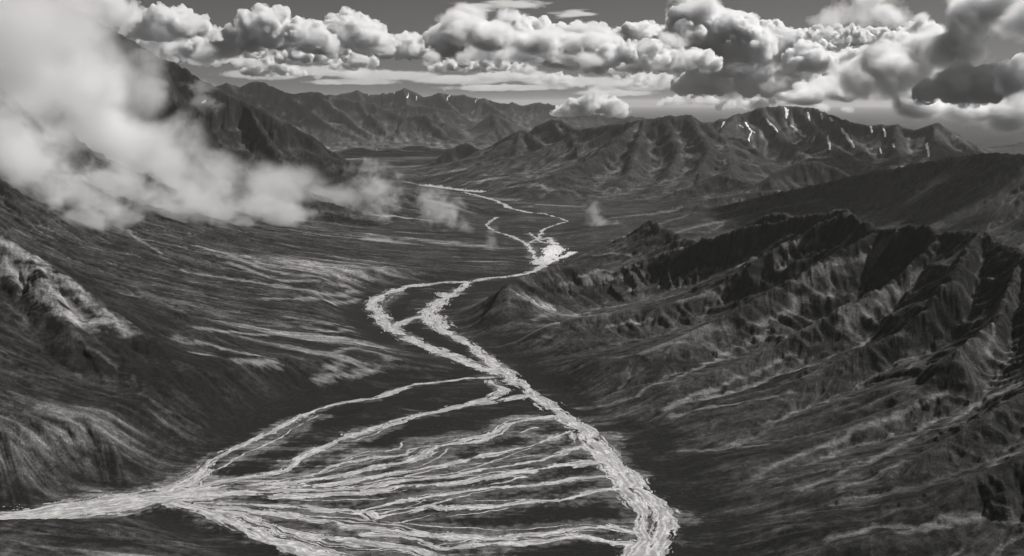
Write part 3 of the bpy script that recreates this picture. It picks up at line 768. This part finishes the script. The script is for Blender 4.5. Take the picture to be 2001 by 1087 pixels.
def skin(D, x0, y0, z0, r):
    """Closed surface D = 0 on a regular grid, one vertex in every cell the surface passes through."""
    s = D < 0
    nx, ny, nz = D.shape
    c = s[:-1,:-1,:-1].astype(np.int8)
    for a, b, d in ((1,0,0),(0,1,0),(1,1,0),(0,0,1),(1,0,1),(0,1,1),(1,1,1)):
        c = c + s[a:nx-1+a, b:ny-1+b, d:nz-1+d]
    act = (c > 0) & (c < 8)
    I, J, K = np.nonzero(act)
    idx = np.full(act.shape, -1, np.int64); idx[I, J, K] = np.arange(len(I))
    P = np.zeros((len(I), 3)); n = np.zeros(len(I))
    cor = [(a, b, d) for a in (0, 1) for b in (0, 1) for d in (0, 1)]
    for p in range(8):
        for q in range(p + 1, 8):
            A, B = cor[p], cor[q]
            if sum(abs(A[t] - B[t]) for t in range(3)) != 1: continue
            da = D[I + A[0], J + A[1], K + A[2]]; db = D[I + B[0], J + B[1], K + B[2]]
            m = (da < 0) != (db < 0)
            t = np.where(m, da / np.where(m, da - db, 1), 0)
            for ax in range(3): P[:, ax] += m * (A[ax] + t * (B[ax] - A[ax]))
            n += m
    P /= n[:, None]
    P = np.stack([x0 + (I + P[:, 0]) * r, y0 + (J + P[:, 1]) * r, z0 + (K + P[:, 2]) * r], -1)
    F = []
    for ax in range(3):
        a, b = [(1, 2), (2, 0), (0, 1)][ax]
        sl0 = [slice(None)] * 3; sl1 = [slice(None)] * 3
        sl0[ax] = slice(0, -1); sl1[ax] = slice(1, None)
        e = s[tuple(sl0)] != s[tuple(sl1)]
        E = np.array(np.nonzero(e)).T
        E = E[(E[:, a] > 0) & (E[:, b] > 0) & (E[:, a] < D.shape[a] - 1) & (E[:, b] < D.shape[b] - 1)]
        o = s[tuple(sl0)][E[:, 0], E[:, 1], E[:, 2]]
        q = []
        for da, db in ((-1, -1), (0, -1), (0, 0), (-1, 0)):
            t = E.copy(); t[:, a] += da; t[:, b] += db
            q.append(idx[t[:, 0], t[:, 1], t[:, 2]])
        q = np.stack(q, -1)
        q[~o] = q[~o][:, ::-1]
        F.append(q)
    F = np.concatenate(F)
    return P, F[(F >= 0).all(1)]
def cloud_material(name, density, g=.55, scale=1 / 300):
    """Cloud body: dense and thin places make its edge ragged."""
    m = bpy.data.materials.new(name); m.use_nodes = True
    n = m.node_tree; n.nodes.clear()
    out = n.nodes.new('ShaderNodeOutputMaterial')
    v = n.nodes.new('ShaderNodeVolumeScatter')
    v.inputs['Anisotropy'].default_value = g
    v.inputs['Color'].default_value = (1, .985, .97, 1)
    gm = n.nodes.new('ShaderNodeNewGeometry')
    no = n.nodes.new('ShaderNodeTexNoise'); no.inputs['Scale'].default_value = scale; no.inputs['Detail'].default_value = 4; no.inputs['Roughness'].default_value = .6
    n.links.new(gm.outputs['Position'], no.inputs['Vector'])
    mr = n.nodes.new('ShaderNodeMapRange'); mr.inputs[1].default_value = .42; mr.inputs[2].default_value = .66; mr.inputs[3].default_value = density * .04; mr.inputs[4].default_value = density * 1.5
    n.links.new(no.outputs['Fac'], mr.inputs[0]); n.links.new(mr.outputs[0], v.inputs['Density'])
    n.links.new(v.outputs[0], out.inputs['Volume'])
    try: m.cycles.volume_step_rate = .5
    except Exception: pass
    return m
def cloud(name, top, base, Y, depth, mat, seed, res=1.9, rmin=.12, rmax=.34, n=95, rag=.62, billow=.17):
    """Cauliflower cloud: TOP is its upper outline in sight lines, BASE that of its underside, at Y metres, DEPTH metres deep."""
    rng = np.random.default_rng(seed)
    tp = np.array([at(a, b, Y) for a, b in top])
    zb = at(1000, base, Y)[2]
    xs, zs = tp[:, 0], tp[:, 2]
    hmax = (zs - zb).max()
    sph = []
    for k in range(n):
        x = rng.uniform(xs[0], xs[-1]); h = np.interp(x, xs, zs) - zb
        r = min(rng.uniform(rmin, rmax) * hmax, h * .5)
        if r < .05 * hmax: continue
        z = zb + r * .5 + max(h - 1.6 * r, 0) * rng.random() ** .7
        y = Y + rng.uniform(-.5, .5) * depth * math.sqrt(max(0, 1 - ((z - zb) / (hmax * 1.2)) ** 2))
        sph.append((x, y, z, r))
    nxt = []
    for (x, y, z, r) in sph:
        for j in range(6):
            d = rng.normal(size=3); d /= np.linalg.norm(d); d[2] = d[2] * .8 + .2
            q = r * rng.uniform(.3, .6)
            nxt.append((x + d[0] * r * .9, y + d[1] * r * .9, max(z + d[2] * r * .9, zb + .3 * q), q))
    sph = np.array(sph + nxt)
    r = res * Y / FPX
    pad = .14 * hmax + 3 * r
    lo = (sph[:, :3] - sph[:, 3:]).min(0) - pad; hi = (sph[:, :3] + sph[:, 3:]).max(0) + pad
    dims = np.ceil((hi - lo) / r).astype(int) + 1
    D = np.full(dims, pad, np.float32)
    for x, y, z, q in sph:
        a = np.maximum(((np.array([x, y, z]) - q - pad - lo) / r).astype(int), 0); b = np.minimum(((np.array([x, y, z]) + q + pad - lo) / r).astype(int) + 2, dims)
        gx = lo[0] + np.arange(a[0], b[0]) * r - x; gy = lo[1] + np.arange(a[1], b[1]) * r - y; gz = lo[2] + np.arange(a[2], b[2]) * r - z
        d = np.sqrt(gx[:, None, None] ** 2 + gy[None, :, None] ** 2 + (gz[None, None, :] * 1.08) ** 2) - q
        sl = np.s_[a[0]:b[0], a[1]:b[1], a[2]:b[2]]
        D[sl] = np.minimum(D[sl], d)
    I, J, K = np.nonzero(np.abs(D) < pad * .98)
    x, y, z = lo[0] + I * r, lo[1] + J * r, lo[2] + K * r
    up = np.clip((z - zb) / (.35 * hmax), 0, 1)
    f = 1 / min(.36 * hmax, 19 * Y / FPX)
    amp = .46 / f
    bl = np.abs(noise3(x * f, y * f, z * f, seed)) + .62 * np.abs(noise3(x * f * 2.3, y * f * 2.3, z * f * 2.3, seed + 1)) + .45 * np.abs(noise3(x * f * 5.1, y * f * 5.1, z * f * 5.1, seed + 2))
    sh = noise3(x * f * .9, y * f * .9, z * f * 1.6, seed + 5) + .8 * noise3(x * f * 2.2, y * f * 2.2, z * f * 4, seed + 6) + .6 * noise3(x * f * 5.5, y * f * 5.5, z * f * 8, seed + 7)
    v = D[I, J, K] - billow * 6.5 * amp * (bl - .34) * (.35 + .65 * up) + rag * amp * .8 * sh * (1.3 - .8 * up)
    v = np.maximum(v, (zb - z) * .7 + .20 * hmax * sh)
    D[I, J, K] = v
    D[[0, -1]] = pad; D[:, [0, -1]] = pad; D[:, :, [0, -1]] = pad
    V, F = skin(D, lo[0], lo[1], lo[2], r)
    lab = np.arange(len(V))
    for k in range(400):
        mn = lab[F].min(1); new = lab.copy()
        for q in range(4): np.minimum.at(new, F[:, q], mn)
        new = new[new]
        if (new == lab).all(): break
        lab = new
    big = np.bincount(lab[F[:, 0]]).argmax()
    F = F[lab[F[:, 0]] == big]; u, inv = np.unique(F, return_inverse=True); V = V[u]; F = inv.reshape(-1, 4)
    org = np.array([xs.mean(), Y, zb])
    ob = mesh_from(name, V - org, F, {}, mat)
    ob.location = org
    return ob
CUM = clear_surface(cloud_material('cumulus', 1 / 28.0, .45))
SOFT = clear_surface(cloud_material('soft cumulus', 1 / 75.0, .5))
THIN = clear_surface(cloud_material('thin cloud', 1 / 420.0, .55))
GC_ = 'cumulus clouds above the mountains'
k_ = [100]
TORN = clear_surface(mist_material('torn cloud', .016, 1 / 420, 2.1, g=.5))
TORNF = clear_surface(mist_material('torn far cloud', .010, 1 / 620, 2.1, g=.5))
def cum(label, top, base, Y, depth, mat=None, fringe=1.0, **kw):
    k_[0] += 1
    ob = cloud('cloud', top, base, Y * 1000.0, depth * 1000.0, mat or CUM, k_[0], **kw)
    r_ = random.Random(k_[0])
    x0, x1 = top[0][0], top[-1][0]; hm = base - min(p[1] for p in top)
    for k in range(int(fringe * max(2, (x1 - x0) / 52))):
        px = r_.uniform(x0, x1); tp = np.interp(px, [p[0] for p in top], [p[1] for p in top])
        py = base - (base - tp) * r_.choice((.05, .2, .5, .85, 1.0)) * r_.uniform(.7, 1.1)
        ry = hm * r_.uniform(.22, .42); rx = ry * r_.uniform(1.3, 2.4)
        yy = Y * 1000 - depth * 1000 * r_.uniform(.2, .55)
        ball('billow', px, py, yy, rx, ry, ry * yy / FPX * 1.2, TORN if Y < 27 else TORNF, r_.uniform(-.3, .3), parent=ob)
    return thing(ob, label, 'cloud', GC_)
cum('dark-bellied cloud with a bright right rim above the fog', [(255,70),(290,25),(320,8),(355,8),(385,20),(408,38),(425,78)], 76, 18, 1.6)
cum('bright cloud at the top edge right beside the fog bank', [(165,20),(185,-10),(215,-25),(245,0),(265,45)], 50, 17, 1.2, SOFT)
cum('long pale cloud bank low behind the fog and the high ridge', [(240,80),(270,50),(300,48),(350,66),(420,74),(480,72),(520,90)], 112, 25, 2.4, n=110)
cum('lumpy cumulus bank with several heads left of centre', [(430,85),(465,48),(495,30),(515,22),(545,8),(560,12),(580,40),(605,32),(630,42),(655,70)], 98, 21, 2.0, n=120)
cum('cumulus with dark underside right of the lumpy bank', [(620,72),(650,36),(690,20),(712,34),(730,40),(748,60),(762,88)], 103, 22, 1.8)
cum('pale row of puffs just above the high ridge by the fog', [(320,112),(355,92),(400,100),(440,92),(480,104),(510,120)], 130, 31, 1.6, SOFT)
cum('small bright low cloud above the ridge near the fog', [(480,140),(505,113),(540,110),(568,122),(592,142)], 148, 34, 1.6)
cum('low grey cumulus under the lumpy bank', [(545,100),(580,82),(615,90),(655,84),(700,98),(720,115)], 124, 28, 1.8)
cum('small cumulus head between two larger clouds left of centre', [(742,100),(765,68),(790,60),(812,68),(830,80),(852,102)], 114, 24, 1.6)
cum('row of little cumulus under the gap left of centre', [(640,126),(680,108),(720,112),(765,102),(810,116),(850,126)], 136, 36, 2)
cum('flat grey streak of cloud over the left far range', [(560,146),(640,134),(700,138),(780,134),(840,148)], 154, 48, 3, THIN)
cum('left dome of the wide heavy cumulus in mid sky', [(838,85),(865,42),(890,28),(915,24),(945,36),(975,60),(990,85)], 112, 25, 2.4)
cum('bright middle dome of the wide heavy cumulus', [(950,70),(975,34),(1005,24),(1035,28),(1065,40),(1090,70)], 112, 25.5, 2.2)
cum('right lumpy shoulder of the wide heavy cumulus', [(1060,80),(1090,44),(1130,40),(1165,46),(1185,62),(1210,85)], 118, 25, 2.2)
cum('grey puffs in front of the wide heavy cumulus', [(890,112),(925,84),(965,72),(1010,84),(1060,76),(1100,92),(1140,115)], 124, 22, 1.2, SOFT)
cum('dark flat strip of cloud under the wide cumulus', [(845,130),(875,114),(915,102),(960,106),(1005,112),(1040,130)], 142, 38, 3)
cum('pale cumulus ridge leading up to the tall head', [(1180,80),(1215,48),(1250,40),(1285,42),(1320,50),(1345,80)], 112, 26, 2.2)
cum('dark heavy cloud belly right of centre', [(1140,110),(1185,86),(1240,76),(1300,80),(1350,92),(1385,112)], 140, 21, 1.8, n=130)
cum('long faint layer of low cloud over the far ranges', [(1030,156),(1090,138),(1150,140),(1210,152),(1260,162)], 168, 46, 4, SOFT)
cum('faint low streak of cloud above the far skyline', [(780,172),(850,158),(930,160),(1010,164),(1060,174)], 178, 55, 3, THIN)
cum('grey low cloud right of the long faint layer', [(1195,156),(1240,138),(1300,142),(1345,160)], 172, 40, 2.5, SOFT)
cum('small bright white cloud resting on the far ridge', [(1080,214),(1108,200),(1125,189),(1150,180),(1178,180),(1202,188),(1217,205),(1234,226)], 226, 31, .9, CUM, fringe=.6, rag=.4)
cum('flat pale wisp of cloud right of the bright white cloud', [(1285,198),(1320,184),(1350,175),(1380,178),(1408,200)], 205, 34, 1.2, SOFT)
cum('tall towering cumulus head with a dark core at the upper right of centre', [(1305,75),(1325,26),(1345,8),(1370,-2),(1400,2),(1430,14),(1455,38),(1475,85)], 122, 22, 1.5, n=130)
cum('bright cumulus knob beside the towering head', [(1466,88),(1488,46),(1510,38),(1532,52),(1548,88)], 118, 25, 1.3)
cum('finely knobbed far cumulus field at the right', [(1530,82),(1560,56),(1595,47),(1630,52),(1680,54),(1720,50),(1750,82)], 95, 45, 5, rmin=.1, rmax=.24, n=220)
cum('left one of two dark cumulus heads before the far field', [(1722,88),(1735,68),(1752,56),(1770,62),(1785,88)], 100, 20, .8)
cum('right, higher one of two dark cumulus heads before the far field', [(1768,84),(1778,50),(1795,36),(1812,38),(1824,58),(1826,84)], 92, 20.5, .8)
cum('big bright billowing cloud over the snow-streaked mountain', [(1335,150),(1352,112),(1375,98),(1405,92),(1445,100),(1475,96),(1505,90),(1545,106),(1575,150)], 184, 30, 2.6, n=120)
cum('small dark lens of cloud right of the billowing one', [(1552,120),(1572,76),(1592,78),(1602,104),(1628,128)], 140, 22, .9)
cum('thin bright cap of cloud behind the flat summit', [(1385,206),(1430,190),(1500,184),(1570,186),(1620,194),(1665,214)], 217, 22, 1.2, SOFT, rag=.5)
cum('pale cloud between the far field and the billowing cloud', [(1590,120),(1625,98),(1665,88),(1710,84),(1745,100),(1770,125)], 138, 27, 2)
cum('broken grey cloud hanging left of the dark mass', [(1570,170),(1615,138),(1660,128),(1705,134),(1750,150),(1780,172)], 186, 25, 1.8, SOFT, rag=.5)
LAYER = clear_surface(mist_material('layer cloud', .006, 1 / 900, 2.2, g=.5))
def soft_layer(label, *balls):
    e = bpy.data.objects.new('cloud', None); C.objects.link(e)
    e.location = at(balls[0][0], balls[0][1], balls[0][2])
    for p in balls: ball('billow', *p, LAYER, parent=e)
    return thing(e, label, 'cloud', GC_)
soft_layer('pale level streaks of cloud above the left far range', (520,146,47000,110,12,3500), (640,140,47000,130,14,3500), (760,148,47000,130,12,3500), (690,160,50000,120,8,3500))
soft_layer('level grey streaks of cloud over the middle of the far skyline', (900,156,50000,130,12,3500), (1010,148,47000,120,14,3500), (1120,158,47000,130,15,3500), (980,172,54000,150,8,3500))
soft_layer('long soft cloud layer left of the flat summit', (1250,166,44000,120,16,3000), (1340,160,44000,100,18,3000), (1200,182,50000,110,9,3000))
soft_layer('thin high streak of cloud in the clear sky above the wide cumulus', (930,14,40000,70,5,2500), (1010,8,40000,90,5,2500), (1120,28,40000,60,4,2500))
STORM = clear_surface(mist_material('storm cloud', .03, 1 / 480, 2.0, g=.45))
def soft_cloud(label, *balls):
    e = bpy.data.objects.new('cloud', None); C.objects.link(e)
    e.location = at(balls[0][0], balls[0][1], balls[0][2])
    for p in balls: ball('billow', *p, STORM, parent=e)
    return thing(e, label, 'cloud', GC_)
soft_cloud('torn grey and white cloud at the left flank of the dark mass', (1760,130,15500,110,75,700), (1690,150,16500,90,60,600), (1810,95,15500,80,60,500))
soft_cloud('tall bright-edged tower at the top of the dark cloud mass', (1890,45,14500,60,90,600), (1940,10,14500,90,80,700), (1870,100,14500,80,60,600))
cum('long black cloud belly at the right edge, extended out of view to shade the hill', [(1800,175),(1850,128),(1900,112),(1980,116),(2060,100),(2200,60),(2500,40),(2800,60),(3100,160)], 200, 9.6, 3.2, n=170, res=3.2, fringe=.5)  # the stretch beyond the right edge is added to cast shade on the hill
soft_cloud('upper right end of the dark cloud mass, with unseen billows added for shade', (2060,30,13500,120,90,800), (2190,60,13500,150,110,900), (2120,-230,10700,400,115,1600), (2500,-210,10700,350,130,1600))  # last two billows sit out of view, added to darken the clouds below
soft_cloud('ragged grey lower edge of the dark cloud mass', (1800,205,15000,80,38,450), (1880,215,15000,90,36,450), (1970,220,15000,90,44,450), (2080,215,15000,100,44,450))
soft_cloud('grey torn shred under the big bright billowing cloud', (1640,175,24000,75,30,900), (1570,190,24000,70,20,800))
soft_cloud('smoky veil drifting across the middle of the wide cumulus', (900,55,21000,70,42,900), (960,70,21000,80,36,900), (1060,80,21500,70,34,900), (1150,85,21500,80,34,900))
cum('soft thin veil high at the upper right', [(1600,25),(1650,-10),(1700,-25),(1740,0),(1765,40)], 52, 16, 1, THIN)

# ------------------------------------------------------------------ air
def haze():
    b = bmesh.new(); bmesh.ops.create_cube(b, size=1)
    me = bpy.data.meshes.new('haze'); b.to_mesh(me); b.free()
    ob = bpy.data.objects.new('haze', me); C.objects.link(ob)
    zt = 1500.0
    ob.scale = (700000, 480000, zt + 1); ob.location = (0, 100000, (zt - 1) / 2)
    m = bpy.data.materials.new('air'); m.use_nodes = True
    n = m.node_tree; n.nodes.clear()
    out = n.nodes.new('ShaderNodeOutputMaterial'); v = n.nodes.new('ShaderNodeVolumePrincipled')
    v.inputs['Color'].default_value = (.97, .955, .94, 1); v.inputs['Density'].default_value = 5e-6; v.inputs['Anisotropy'].default_value = .3
    n.links.new(v.outputs[0], out.inputs['Volume'])
    me.materials.append(m); ob['kind'] = 'stuff'
haze()
print('all', round(time.time() - T0, 1))
